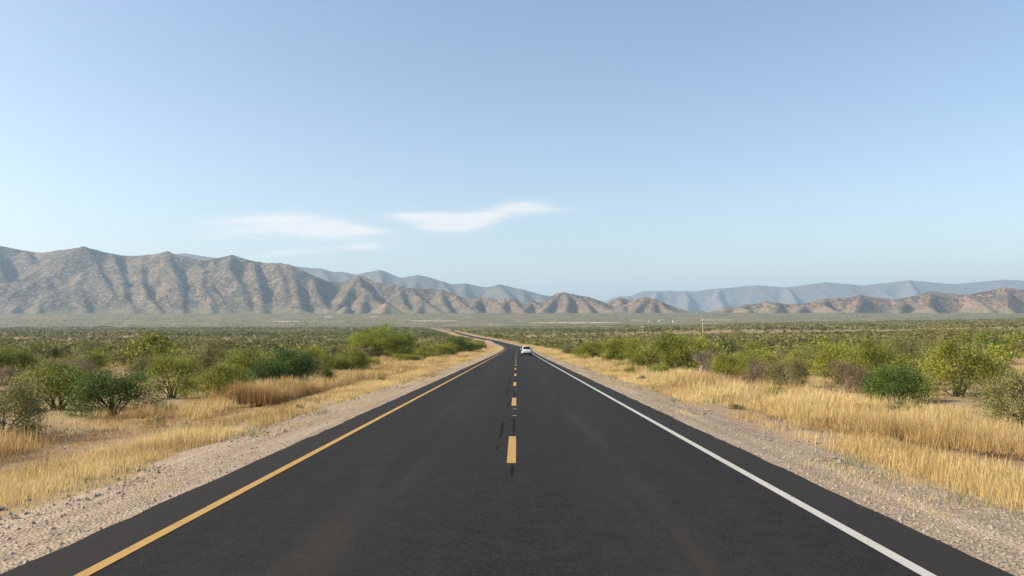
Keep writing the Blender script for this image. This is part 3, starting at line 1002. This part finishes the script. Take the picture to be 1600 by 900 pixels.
# dry grass
def blades(seed, n, yr_, lat, hgt, wid, tuft=9, mask=None, tb=.5, both=(1, 1), lean=.35, sp=.10, pw=1.0):
    r = np.random.default_rng(seed)
    nt = n // tuft
    y = yr_[0] * (yr_[1] / yr_[0]) ** (r.random(nt) ** pw) if yr_[0] > 0 else yr_[0] + (yr_[1] - yr_[0]) * r.random(nt)
    sgn = np.where(r.random(nt) < both[0] / (both[0] + both[1]), -1, 1)
    u = lat[0] + (lat[1] - lat[0]) * r.random(nt)
    x = xc(y) + sgn * u
    if mask is not None:
        k = mask(x, y, u, sgn, r)
        x, y, u, sgn = x[k], y[k], u[k], sgn[k]
    m = len(x)
    th = (hgt[0] + (hgt[1] - hgt[0]) * r.random(m) ** 1.3) * (.35 + 1.1 * fbm(x / 2.2 + 3, y / 4.5 + seed, 3))
    tt = np.clip(tb + r.normal(size=m) * .17 + (vnoise(x / 1.7 + 7, y / 2.6) - .5) * .75, 0, 1)
    spread = sp + y * .0011
    X = np.repeat(x, tuft) + r.normal(size=m * tuft) * np.repeat(spread, tuft)
    Y = np.repeat(y, tuft) + r.normal(size=m * tuft) * np.repeat(spread, tuft)
    Z = ground_z(X, Y)
    uu = np.abs(X - xc(Y))
    gz = road_z(Y) + np.interp(uu, [4.3, 5.5, 6.1, 6.9], [-.045, -.08, -.115, -.26])
    Z = np.maximum(Z, gz) - .01
    h = np.repeat(th, tuft) * (.55 + .6 * r.random(m * tuft))
    az = r.random(m * tuft) * 6.283
    ln_ = lean * h * (.3 + r.random(m * tuft))
    w = wid * .8 + Y * .00022
    dx_, dy_ = np.cos(az), np.sin(az)
    P0 = np.stack([X - dy_ * w, Y + dx_ * w, Z], 1); P1 = np.stack([X + dy_ * w, Y - dx_ * w, Z], 1)
    P2 = np.stack([X + dx_ * ln_ - dx_ * 0 + dy_ * w * .25, Y + dy_ * ln_ - dx_ * w * .25, Z + h], 1)
    P3 = np.stack([X + dx_ * ln_ - dy_ * w * .25, Y + dy_ * ln_ + dx_ * w * .25, Z + h], 1)
    V = np.stack([P0, P1, P2, P3], 1).reshape(-1, 3)
    t = np.clip(np.repeat(tt, tuft) + r.normal(size=m * tuft) * .1, 0, 1)
    t4 = np.stack([t, t, t, t], 1).ravel()
    return V, t4


def patch(thr, s=4.0, k=0.0):
    return lambda x, y, u, sgn, r: (fbm(x / s + k, y / (s * 1.7) + k, 3) + .12 * r.random(len(x))) > thr


G = [
    blades(1, 260000, (8, 330), (6.35, 8.3), (.08, .26), .0022, 10, patch(.44, 1.8), .72, pw=.8),                      # short yellow edge growth
    blades(2, 30000, (8, 120), (4.7, 6.3), (.04, .11), .002, 8, patch(.70, 1.3, 9), .66),
    blades(3, 430000, (9, 420), (8.2, 13.0), (.15, .60), .0022, 14, lambda x, y, u, s, r: (s > 0) & (fbm(x / 1.9 + 4, y / 3.5, 3) + .10 * (vnoise(x / 6, y / 9) - .5) > .52) & ~((y > 30) & (y < 47) & (u > 8.6) & (r.random(len(x)) < .75)), .78, (0, 1), .5, .17, pw=.8),
    blades(7, 230000, (9, 420), (8.4, 13.0), (.18, .55), .0022, 14, lambda x, y, u, s, r: (fbm(x / 2.4 + 4, y / 5, 3) > .53 - .05 * (u > 10)) & (u > 8.9), .62, (1, 0), pw=.8),
    blades(4, 120000, (12, 330), (10.5, 45), (.25, .6), .003, 10, patch(.47, 6, 3), .42, (1, 1), pw=.7),
    blades(8, 110000, (9, 150), (7.2, 12.6), (.05, .16), .002, 8, patch(.40, 1.2, 6), .30, (1.5, 1), lean=.9),
    blades(5, 36000, (29, 38), (8.9, 11.2), (.35, .85), .0022, 16, lambda x, y, u, s, r: (s < 0) & (fbm(x / 1.6 + 1, y / 3, 3) > .40), .36, (1, 0), .22),
    blades(6, 40000, (330, 1600), (9.5, 16), (.3, .7), .01, 6, None, .55, pw=.8),
]
V = np.concatenate([g_[0] for g_ in G]); T = np.concatenate([g_[1] for g_ in G])
GW = [
    blades(21, 40000, (8, 200), (5.6, 12.5), (.06, .30), .003, 12, patch(.66, 1.5, 14), .62, pw=.8, lean=.6),
    blades(22, 9000, (8, 60), (5.0, 6.6), (.05, .14), .003, 10, patch(.68, .8, 30), .5, pw=.8, lean=.8),
]
Vw = np.concatenate([g_[0] for g_ in GW]); Tw = np.concatenate([g_[1] for g_ in GW])
o = link_mesh('green_weeds', mesh_np('green_weeds', Vw, np.arange(len(Vw)).reshape(-1, 4), Tw), M['leaf_olive'])
tag(o, 'low green weeds growing through the dry verge grass', 'weeds', kind='stuff')
o = link_mesh('dry_grass', mesh_np('dry_grass', V, np.arange(len(V)).reshape(-1, 4), T), M['straw'])
tag(o, 'golden dry grass along both verges of the road', 'grass', kind='stuff')


# loose stones on the shoulders
def stones(seed, n, yr_, lat, size):
    r = np.random.default_rng(seed)
    y = yr_[0] * (yr_[1] / yr_[0]) ** r.random(n); sgn = np.where(r.random(n) < .5, -1, 1)
    u = lat[0] + (lat[1] - lat[0]) * r.random(n)
    x = xc(y) + sgn * u
    z = np.maximum(ground_z(x, y), road_z(y) + np.interp(u, [4.3, 5.5, 6.1, 6.9], [-.045, -.08, -.115, -.26]))
    s = size[0] + (size[1] - size[0]) * r.random(n) ** 3
    D = np.array([[1, 0, 0], [-1, 0, 0], [0, 1, 0], [0, -1, 0], [0, 0, 1], [0, 0, -1]], float)
    V = D[None] * (s[:, None] * (.6 + .8 * r.random((n, 6))))[:, :, None] * np.array([1, 1, .7])
    V += r.normal(size=V.shape) * s[:, None, None] * .2
    V += np.stack([x, y, z + s * .2], 1)[:, None, :]
    Fo = np.array([[0, 2, 4], [2, 1, 4], [1, 3, 4], [3, 0, 4], [2, 0, 5], [1, 2, 5], [3, 1, 5], [0, 3, 5]])
    return V.reshape(-1, 3), (Fo[None] + (np.arange(n) * 6)[:, None, None]).reshape(-1, 3)


Va, Fa = stones(1, 9000, (7, 70), (4.32, 6.6), (.008, .035))
Vc, Fc = stones(5, 700, (7, 60), (3.85, 4.40), (.006, .02))
Vb, Fb = stones(2, 500, (9, 90), (5.2, 10.5), (.02, .085))
o = link_mesh('gravel_stones', mesh_np('gravel_stones', np.concatenate([Va, Vb, Vc]), np.concatenate([Fa, Fb + len(Va), Fc + len(Va) + len(Vb)])), M['stone'])
tag(o, 'loose stones lying on the gravel shoulders', 'stones', kind='stuff')


# ------------------------------------------------------------------ white car
def make_car(x, y, rz):
    root = empty('car', (x, y, float(road_z(y)) - .012), rz)
    root.rotation_euler = (-.030, 0, rz); root.scale = (1, 1, 1.05)
    tag(root, 'white crossover car seen from behind driving away in the right lane', 'car')
    W = .92
    # cross sections along the length (y forward): (y, bottom z, shoulder z, half width)
    bm = bmesh.new()
    secs = [(-2.20, .42, .78, .80), (-2.16, .36, .98, .87), (-1.9, .30, 1.06, .915), (-1.2, .26, 1.06, .925), (0, .25, 1.03, .925),
            (1.0, .26, 1.0, .92), (1.6, .30, .95, .90), (2.05, .34, .86, .85), (2.22, .40, .74, .76)]
    rings = []
    for yy, zb, zs, hw in secs:
        pts = [(-hw * .90, zb), (-hw, zb + .14), (-hw, zs - .22), (-hw * .97, zs - .06), (-hw * .88, zs),
               (hw * .88, zs), (hw * .97, zs - .06), (hw, zs - .22), (hw, zb + .14), (hw * .90, zb)]
        rings.append([bm.verts.new((a, yy, b)) for a, b in pts])
    for a, b in zip(rings[:-1], rings[1:]):
        for i in range(10):
            bm.faces.new((a[i], a[(i + 1) % 10], b[(i + 1) % 10], b[i]))
    bm.faces.new(rings[0]); bm.faces.new(rings[-1][::-1])
    bm_obj('body', bm, M['paint_white'], root, True)
    bm = bmesh.new()                                           # cabin and roof
    base = [(-.84, -2.02, 1.05), (.84, -2.02, 1.05), (.84, 1.05, 1.0), (-.84, 1.05, 1.0)]
    top = [(-.62, -1.68, 1.60), (.62, -1.68, 1.60), (.62, .15, 1.62), (-.62, .15, 1.62)]
    vb = [bm.verts.new(p) for p in base]; vt = [bm.verts.new(p) for p in top]
    for i in range(4): bm.faces.new((vb[i], vb[(i + 1) % 4], vt[(i + 1) % 4], vt[i]))
    bm.faces.new(vt)
    bmesh.ops.bevel(bm, geom=[e for e in bm.edges if any(v in vt for v in e.verts)], offset=.07, segments=3, affect='EDGES')
    bm_obj('roof', bm, M['paint_white'], root, True)
    def pane(name, P, mat, off, par=root):
        bm = bmesh.new()
        P = [Vector(p) for p in P]
        n = (P[1] - P[0]).cross(P[2] - P[0]).normalized()
        a = [bm.verts.new(p + n * off) for p in P]; b = [bm.verts.new(p - n * .01) for p in P]
        bm.faces.new(a); bm.faces.new(b[::-1])
        for i in range(len(P)): bm.faces.new((a[i], b[i], b[(i + 1) % len(P)], a[(i + 1) % len(P)]))
        return bm_obj(name, bm, mat, par)
    pane('rear_window', [(-.70, -1.985, 1.11), (.70, -1.985, 1.11), (.575, -1.735, 1.51), (-.575, -1.735, 1.51)], M['car_glass'], .012)
    pane('windscreen', [(.72, .93, 1.08), (-.72, .93, 1.08), (-.57, .25, 1.55), (.57, .25, 1.55)], M['car_glass'], .012)
    for s in (-1, 1):
        for (ya, yb, yc, yd) in ((-1.75, -.72, -.66, -1.50), (-.62, .86, .22, -.58)):
            P = [(s * .822, ya, 1.10), (s * .822, yb, 1.09), (s * .66, yc, 1.52), (s * .66, yd, 1.52)]
            pane('side_window', P if s > 0 else P[::-1], M['car_glass'], .014)
        bm = bmesh.new(); bm_box(bm, (s * .82, -2.135, .92), (.20, .10, .22), .03)
        bm_obj('tail_light', bm, M['red_lens'], root)
        bm = bmesh.new(); bm_box(bm, (s * .68, 2.12, .74), (.30, .14, .13), .03)
        bm_obj('headlight', bm, M['lamp_clear'], root)
        bm = bmesh.new(); bm_box(bm, (s * 1.02, .62, 1.10), (.22, .12, .15), .04)
        bm_obj('wing_mirror', bm, M['paint_white' if s < 0 else 'black_plastic'], root)
        for yy in (-1.38, 1.36):
            bm = bmesh.new()
            bm_cyl(bm, (s * .92, yy, .34), (s * .70, yy, .34), .34, .34, 28)
            bmesh.ops.bevel(bm, geom=[e for e in bm.edges if len(e.link_faces) == 2 and abs(e.calc_length()) < .09], offset=.03, segments=2, affect='EDGES')
            wl = empty('wheel', (0, 0, 0)); wl.parent = root
            bm_obj('tyre', bm, M['rubber'], wl, True)
            bm = bmesh.new()
            bm_cyl(bm, (s * .925, yy, .34), (s * .90, yy, .34), .22, .22, 20)
            bm_obj('rim', bm, M['rim'], wl)
            bm = bmesh.new(); bm_cyl(bm, (s * .927, yy, .36), (s * .80, yy, .36), .405, .405, 28)
            bm_obj('wheel_arch', bm, M['black_plastic'], root)
    bm = bmesh.new(); bm_box(bm, (0, -2.10, .44), (1.56, .26, .26), .05)
    bm_obj('rear_bumper', bm, M['black_plastic'], root)
    bm = bmesh.new(); bm_box(bm, (0, 2.10, .45), (1.5, .26, .22), .05)
    bm_obj('front_bumper', bm, M['black_plastic'], root)
    bm = bmesh.new(); bm_box(bm, (0, -2.205, .82), (.50, .02, .13), .005)
    bm_obj('number_plate', bm, M['plate'], root)
    bm = bmesh.new(); bm_box(bm, (0, -1.76, 1.615), (1.1, .22, .04), .015)
    bm_obj('spoiler', bm, M['paint_white'], root)
    bm = bmesh.new(); bm_box(bm, (0, -.1, .30), (1.5, 3.6, .12))
    bm_obj('underbody', bm, M['black_plastic'], root)


yc = 141.0
make_car(float(xc(yc)) + 1.86, yc, -.005)


# dark lorry far down the road
def lorry(px, y):
    sl = (float(xc(y + 5)) - float(xc(y - 5))) / 10
    root = empty('lorry', (float(xc(y)) - 1.8, y, float(road_z(y)) - .01), math.atan(-sl))
    tag(root, 'tiny dark lorry coming along the far stretch of road on the left', 'lorry')
    bm = bmesh.new(); bm_box(bm, (0, 2.0, 2.3), (2.5, 6.4, 2.8), .05); bm_obj('cargo_box', bm, M['truck_dark'], root)
    bm = bmesh.new(); bm_box(bm, (0, -2.5, 1.75), (2.4, 2.0, 2.2), .15); bm_obj('cab', bm, M['truck_dark'], root)
    bm = bmesh.new(); bm_box(bm, (0, -3.51, 2.25), (2.0, .04, .8), .01); bm_obj('windscreen', bm, M['car_glass'], root)
    bm = bmesh.new(); bm_box(bm, (0, .6, .75), (1.0, 8.0, .25)); bm_obj('chassis', bm, M['black_plastic'], root)
    for s in (-1, 1):
        for yy in (-2.4, 2.6, 4.0):
            bm = bmesh.new(); bm_cyl(bm, (s * 1.2, yy, .5), (s * .85, yy, .5), .5, .5, 20); bm_obj('wheel', bm, M['rubber'], root)


lorry(709, 1480.0)


# ------------------------------------------------------------------ poles, fence posts, houses
def utility_pole(px, top_py, y, lab, th=1.0):
    x = (px - 800) / FPX * y
    zg = float(ground_z(x, y))
    tz = at_depth(px, top_py, y)[2]
    h = tz - zg
    root = empty('utility_pole', (x, y, zg), .25)
    tag(root, lab, 'utility pole', 'power line poles in the right field')
    bm = bmesh.new(); bm_cyl(bm, (0, 0, -.4), (0, 0, h), .24 * th, .17 * th, 14); bm_obj('pole', bm, M['pole_wood'], root, True)
    bm = bmesh.new(); bm_box(bm, (0, -.16, h - 1.75), (2.7, .13, .16), .01); bm_obj('crossarm', bm, M['bark'], root)
    for xx in (-1.2, -.55, .55, 1.2):
        bm = bmesh.new(); bm_cyl(bm, (xx, -.16, h - 1.67), (xx, -.16, h - 1.45), .05, .05, 8); bm_cyl(bm, (xx, -.16, h - 1.45), (xx, -.16, h - 1.12), .16, .09, 10)
        bm_obj('insulator', bm, M['insulator'], root)
    bm = bmesh.new(); bm_cyl(bm, (0, 0, h), (0, 0, h + .28), .08, .05, 10); bm_obj('insulator', bm, M['insulator'], root)


utility_pole(1098, 496.5, 385, 'tallest wooden utility pole with a crossarm on the right')
utility_pole(1004, 507.5, 455, 'slim utility pole beyond the green thicket, second from the right', .6)
utility_pole(964, 514.5, 560, 'smallest and farthest utility pole in the right field', .55)


def fence_post(px, py, hpx, lab, w=.11, tilt=0):
    x, y, z = ground_hit(px, py)
    h = hpx * y / FPX
    bm = bmesh.new()
    bm_cyl(bm, (0, 0, -.3), (0, 0, h * .55), w * .55, w * .5, 9); bm_cyl(bm, (0, 0, h * .55 - .002), (.01, 0, h), w * .49, w * .44, 9)
    o = bm_obj('fence_post', bm, M['post_wood'])
    o.location = (x, y, z); o.rotation_euler = (0, tilt, .4)
    tag(o, lab, 'fence post', 'fence posts in the golden grass')


fence_post(1096.5, 597, 25, 'pale wooden fence post in golden grass on the right, thicker of the pair', .15)
fence_post(1093, 597, 22, 'thin weathered fence post close beside the thicker one on the right', .07, .03)
sx_, sy_, sz_ = ground_hit(1117, 609)
k = sy_ / FPX
V, F = tubes([(bez((0, 0, 0), (6.5 * k, .1, 8 * k), (12.5 * k, .15, 17 * k), 8), np.linspace(.028, .018, 8)),
              (bez((9 * k, .12, 12.5 * k), (9.5 * k, .2, 15 * k), (9 * k, .2, 17.5 * k), 4), np.linspace(.012, .006, 4))])
o = link_mesh('branch', mesh_np('branch', V, F, smooth=True), M['deadwood'])
o.location = (sx_, sy_, sz_)
tag(o, 'leaning bare stick in the golden grass on the right', 'branch')

mx_, my_, mz_ = ground_hit(740.7, 523.2)
bm = bmesh.new(); bm_box(bm, (0, 0, .8), (.5, .14, 1.7), .04); bm_box(bm, (0, 0, 1.9), (.7, .12, .5), .04)
o = bm_obj('marker_post', bm, M['wall_white']); o.location = (mx_, my_, mz_)
tag(o, 'tiny white marker post beside the far stretch of road', 'marker post')


def house(px, py, w, d, h, lab):
    x, y, z = ground_hit(px, py)
    root = empty('farm_building', (x, y, z), .2)
    tag(root, lab, 'building', 'white buildings out on the plain')
    bm = bmesh.new(); bm_box(bm, (0, 0, h / 2 - .2), (w, d, h + .4)); bm_obj('wall', bm, M['wall_white'], root)
    bm = bmesh.new()
    P = [(-w / 2 - .4, -d / 2 - .4, h + .003), (w / 2 + .4, -d / 2 - .4, h + .003), (w / 2 + .4, d / 2 + .4, h + .003), (-w / 2 - .4, d / 2 + .4, h + .003), (-w / 2 - .4, 0, h + 2.2), (w / 2 + .4, 0, h + 2.2)]
    v = [bm.verts.new(p) for p in P]
    for f in ((0, 1, 5, 4), (2, 3, 4, 5), (0, 4, 3), (1, 2, 5), (3, 2, 1, 0)): bm.faces.new([v[i] for i in f])
    bm_obj('roof', bm, M['roof_tin'], root)
    for xx in (-.28 * w, .28 * w):
        bm = bmesh.new(); bm_box(bm, (xx, -d / 2 - .02, h * .5), (w * .14, .08, h * .4)); bm_obj('window', bm, M['car_glass'], root)
    bm = bmesh.new(); bm_box(bm, (0, -d / 2 - .02, h * .34), (w * .12, .08, h * .68)); bm_obj('door', bm, M['pole_wood'], root)


house(1052, 503.3, 10, 8, 5.5, 'brightest white building out on the plain left of the tall utility pole')
house(1030, 502.6, 13, 7, 3.6, 'long low white building on the plain beside the end of the bare strip')
house(1014, 503.0, 7, 6, 3.4, 'small white building on the plain, leftmost of the three')

# ------------------------------------------------------------------ air
bm = bmesh.new()
zlo, zhi = -54.0, 1250.0
bm_box(bm, (0, 13500, (zlo + zhi) / 2), (70000, 35000, zhi - zlo))
haze = bm_obj('haze', bm, None)
haze['kind'] = 'stuff'; haze['label'] = 'thin pale blue haze filling the valley'; haze['category'] = 'haze'
hm = bpy.data.materials.new('haze air'); hm.use_nodes = True
nt = hm.node_tree; nt.nodes.clear()
pv = N(nt, 'ShaderNodeVolumePrincipled')
pv.inputs['Color'].default_value = (.55, .77, 1.0, 1)
pv.inputs['Density'].default_value = 4.2e-5
pv.inputs['Anisotropy'].default_value = .2
mo = N(nt, 'ShaderNodeOutputMaterial')
nt.links.new(pv.outputs[0], mo.inputs['Volume'])
haze.data.materials.append(hm)

# ------------------------------------------------------------------ light
S = Vector((math.sin(R(SUN_AZ)) * math.cos(R(SUN_EL)), math.cos(R(SUN_AZ)) * math.cos(R(SUN_EL)), math.sin(R(SUN_EL))))
sl_ = bpy.data.lights.new('sun', 'SUN')
sl_.energy = 4.4; sl_.angle = R(.5); sl_.color = (1.0, .89, .73)
so = bpy.data.objects.new('sun', sl_); COL.objects.link(so)
so.rotation_euler = S.to_track_quat('Z', 'Y').to_euler()
so.location = (-200, -100, 300)

w = bpy.data.worlds.new('World'); scene.world = w; w.use_nodes = True
nt = w.node_tree
bg = nt.nodes['Background']; bg.inputs['Strength'].default_value = .132
sky = N(nt, 'ShaderNodeTexSky'); sky.sky_type = 'NISHITA'; sky.sun_disc = False
sky.sun_elevation = R(SUN_EL); sky.sun_rotation = R(SUN_AZ)
sky.altitude = 600; sky.air_density = 1.0; sky.dust_density = 2.8; sky.ozone_density = .15
tc = N(nt, 'ShaderNodeTexCoord').outputs['Generated']
sp_ = N(nt, 'ShaderNodeSeparateXYZ'); nt.links.new(tc, sp_.inputs[0])
fy = math_n(nt, 'MAXIMUM', sp_.outputs[1], .05)
cu = math_n(nt, 'MULTIPLY', math_n(nt, 'DIVIDE', sp_.outputs[0], fy), FPX)      # cirrus laid out by bearing
cv = math_n(nt, 'MULTIPLY', math_n(nt, 'DIVIDE', sp_.outputs[2], fy), FPX)
cb = N(nt, 'ShaderNodeCombineXYZ'); nt.links.new(cu, cb.inputs[0]); nt.links.new(cv, cb.inputs[1])
mpn = N(nt, 'ShaderNodeMapping'); mpn.inputs['Scale'].default_value = (.010, .095, 1); mpn.inputs['Rotation'].default_value = (0, 0, -.10)
nt.links.new(cb.outputs[0], mpn.inputs[0])
cn = noise_n(nt, mpn.outputs[0], 1.0, 6, .58)
warp = math_n(nt, 'MULTIPLY', math_n(nt, 'SUBTRACT', noise_n(nt, mpn.outputs[0], .45, 3), .5), 16)
cvw = math_n(nt, 'ADD', cv, warp)
dens = None
for px, py, a, b, rot, amp in [(480, 354, 80, 17, -.04, 1.5), (545, 361, 62, 9, -.08, .9), (400, 350, 80, 14, .03, .9),
                               (655, 340, 46, 11, -.06, 1.0), (700, 349, 46, 14, .02, 1.2), (752, 340, 54, 12, .20, 1.15), (806, 327, 44, 11, .12, 1.05), (870, 327, 60, 6, 0, .35),
                               (462, 395, 62, 6, .09, .95), (572, 384.5, 48, 5.5, .05, 1.0), (330, 372, 60, 6, .05, .4)]:
    du = math_n(nt, 'SUBTRACT', cu, px - 800.0); dv = math_n(nt, 'SUBTRACT', cvw, 500.0 - py)
    c_, s_ = math.cos(rot), math.sin(rot)
    e1 = math_n(nt, 'DIVIDE', math_n(nt, 'ADD', math_n(nt, 'MULTIPLY', du, c_), math_n(nt, 'MULTIPLY', dv, s_)), float(a))
    e2 = math_n(nt, 'DIVIDE', math_n(nt, 'SUBTRACT', math_n(nt, 'MULTIPLY', dv, c_), math_n(nt, 'MULTIPLY', du, s_)), float(b))
    q = math_n(nt, 'ADD', math_n(nt, 'MULTIPLY', e1, e1), math_n(nt, 'MULTIPLY', e2, e2))
    gss = math_n(nt, 'MULTIPLY', math_n(nt, 'POWER', 2.718, math_n(nt, 'MULTIPLY', q, -1.0)), amp)
    dens = gss if dens is None else math_n(nt, 'ADD', dens, gss)
dens = math_n(nt, 'MULTIPLY', dens, math_n(nt, 'MULTIPLY', ramp(nt, cn, .12, .80), 1.5))
mp2 = N(nt, 'ShaderNodeMapping'); mp2.inputs['Scale'].default_value = (.018, .30, 1); mp2.inputs['Rotation'].default_value = (0, 0, -.16)
nt.links.new(cb.outputs[0], mp2.inputs[0])
fib = noise_n(nt, mp2.outputs[0], 1.0, 6, .62)
dens = math_n(nt, 'MULTIPLY', dens, math_n(nt, 'ADD', .25, math_n(nt, 'MULTIPLY', fib, 1.55)))
dens = ramp(nt, dens, -.05, 1.2)
front_ = ramp(nt, sp_.outputs[1], .1, .3)
dens = math_n(nt, 'MULTIPLY', math_n(nt, 'MULTIPLY', dens, front_), .92)
cloudy = mix_c(nt, dens, sky.outputs[0], (5.0, 4.9, 4.75))
nt.links.new(cloudy, bg.inputs['Color'])

# ------------------------------------------------------------------ camera
cam = bpy.data.cameras.new('camera')
cam.sensor_width = 36; cam.lens = 36 * FPX / 1600
cam.clip_start = .1; cam.clip_end = 80000
co = bpy.data.objects.new('camera', cam); COL.objects.link(co)
co.location = (0, 0, CAM); co.rotation_euler = (R(90) + PITCH, 0, 0)
scene.camera = co

vs = scene.view_settings
vs.view_transform = 'Standard'; vs.look = 'None'; vs.exposure = 0.62; vs.gamma = 1; vs.use_curve_mapping = False
cy = scene.cycles
cy.max_bounces = 6; cy.diffuse_bounces = 2; cy.glossy_bounces = 2; cy.transmission_bounces = 3
cy.volume_bounces = 1; cy.transparent_max_bounces = 4
cy.use_denoising = True
try: cy.denoiser = 'OPENIMAGEDENOISE'
except Exception: pass
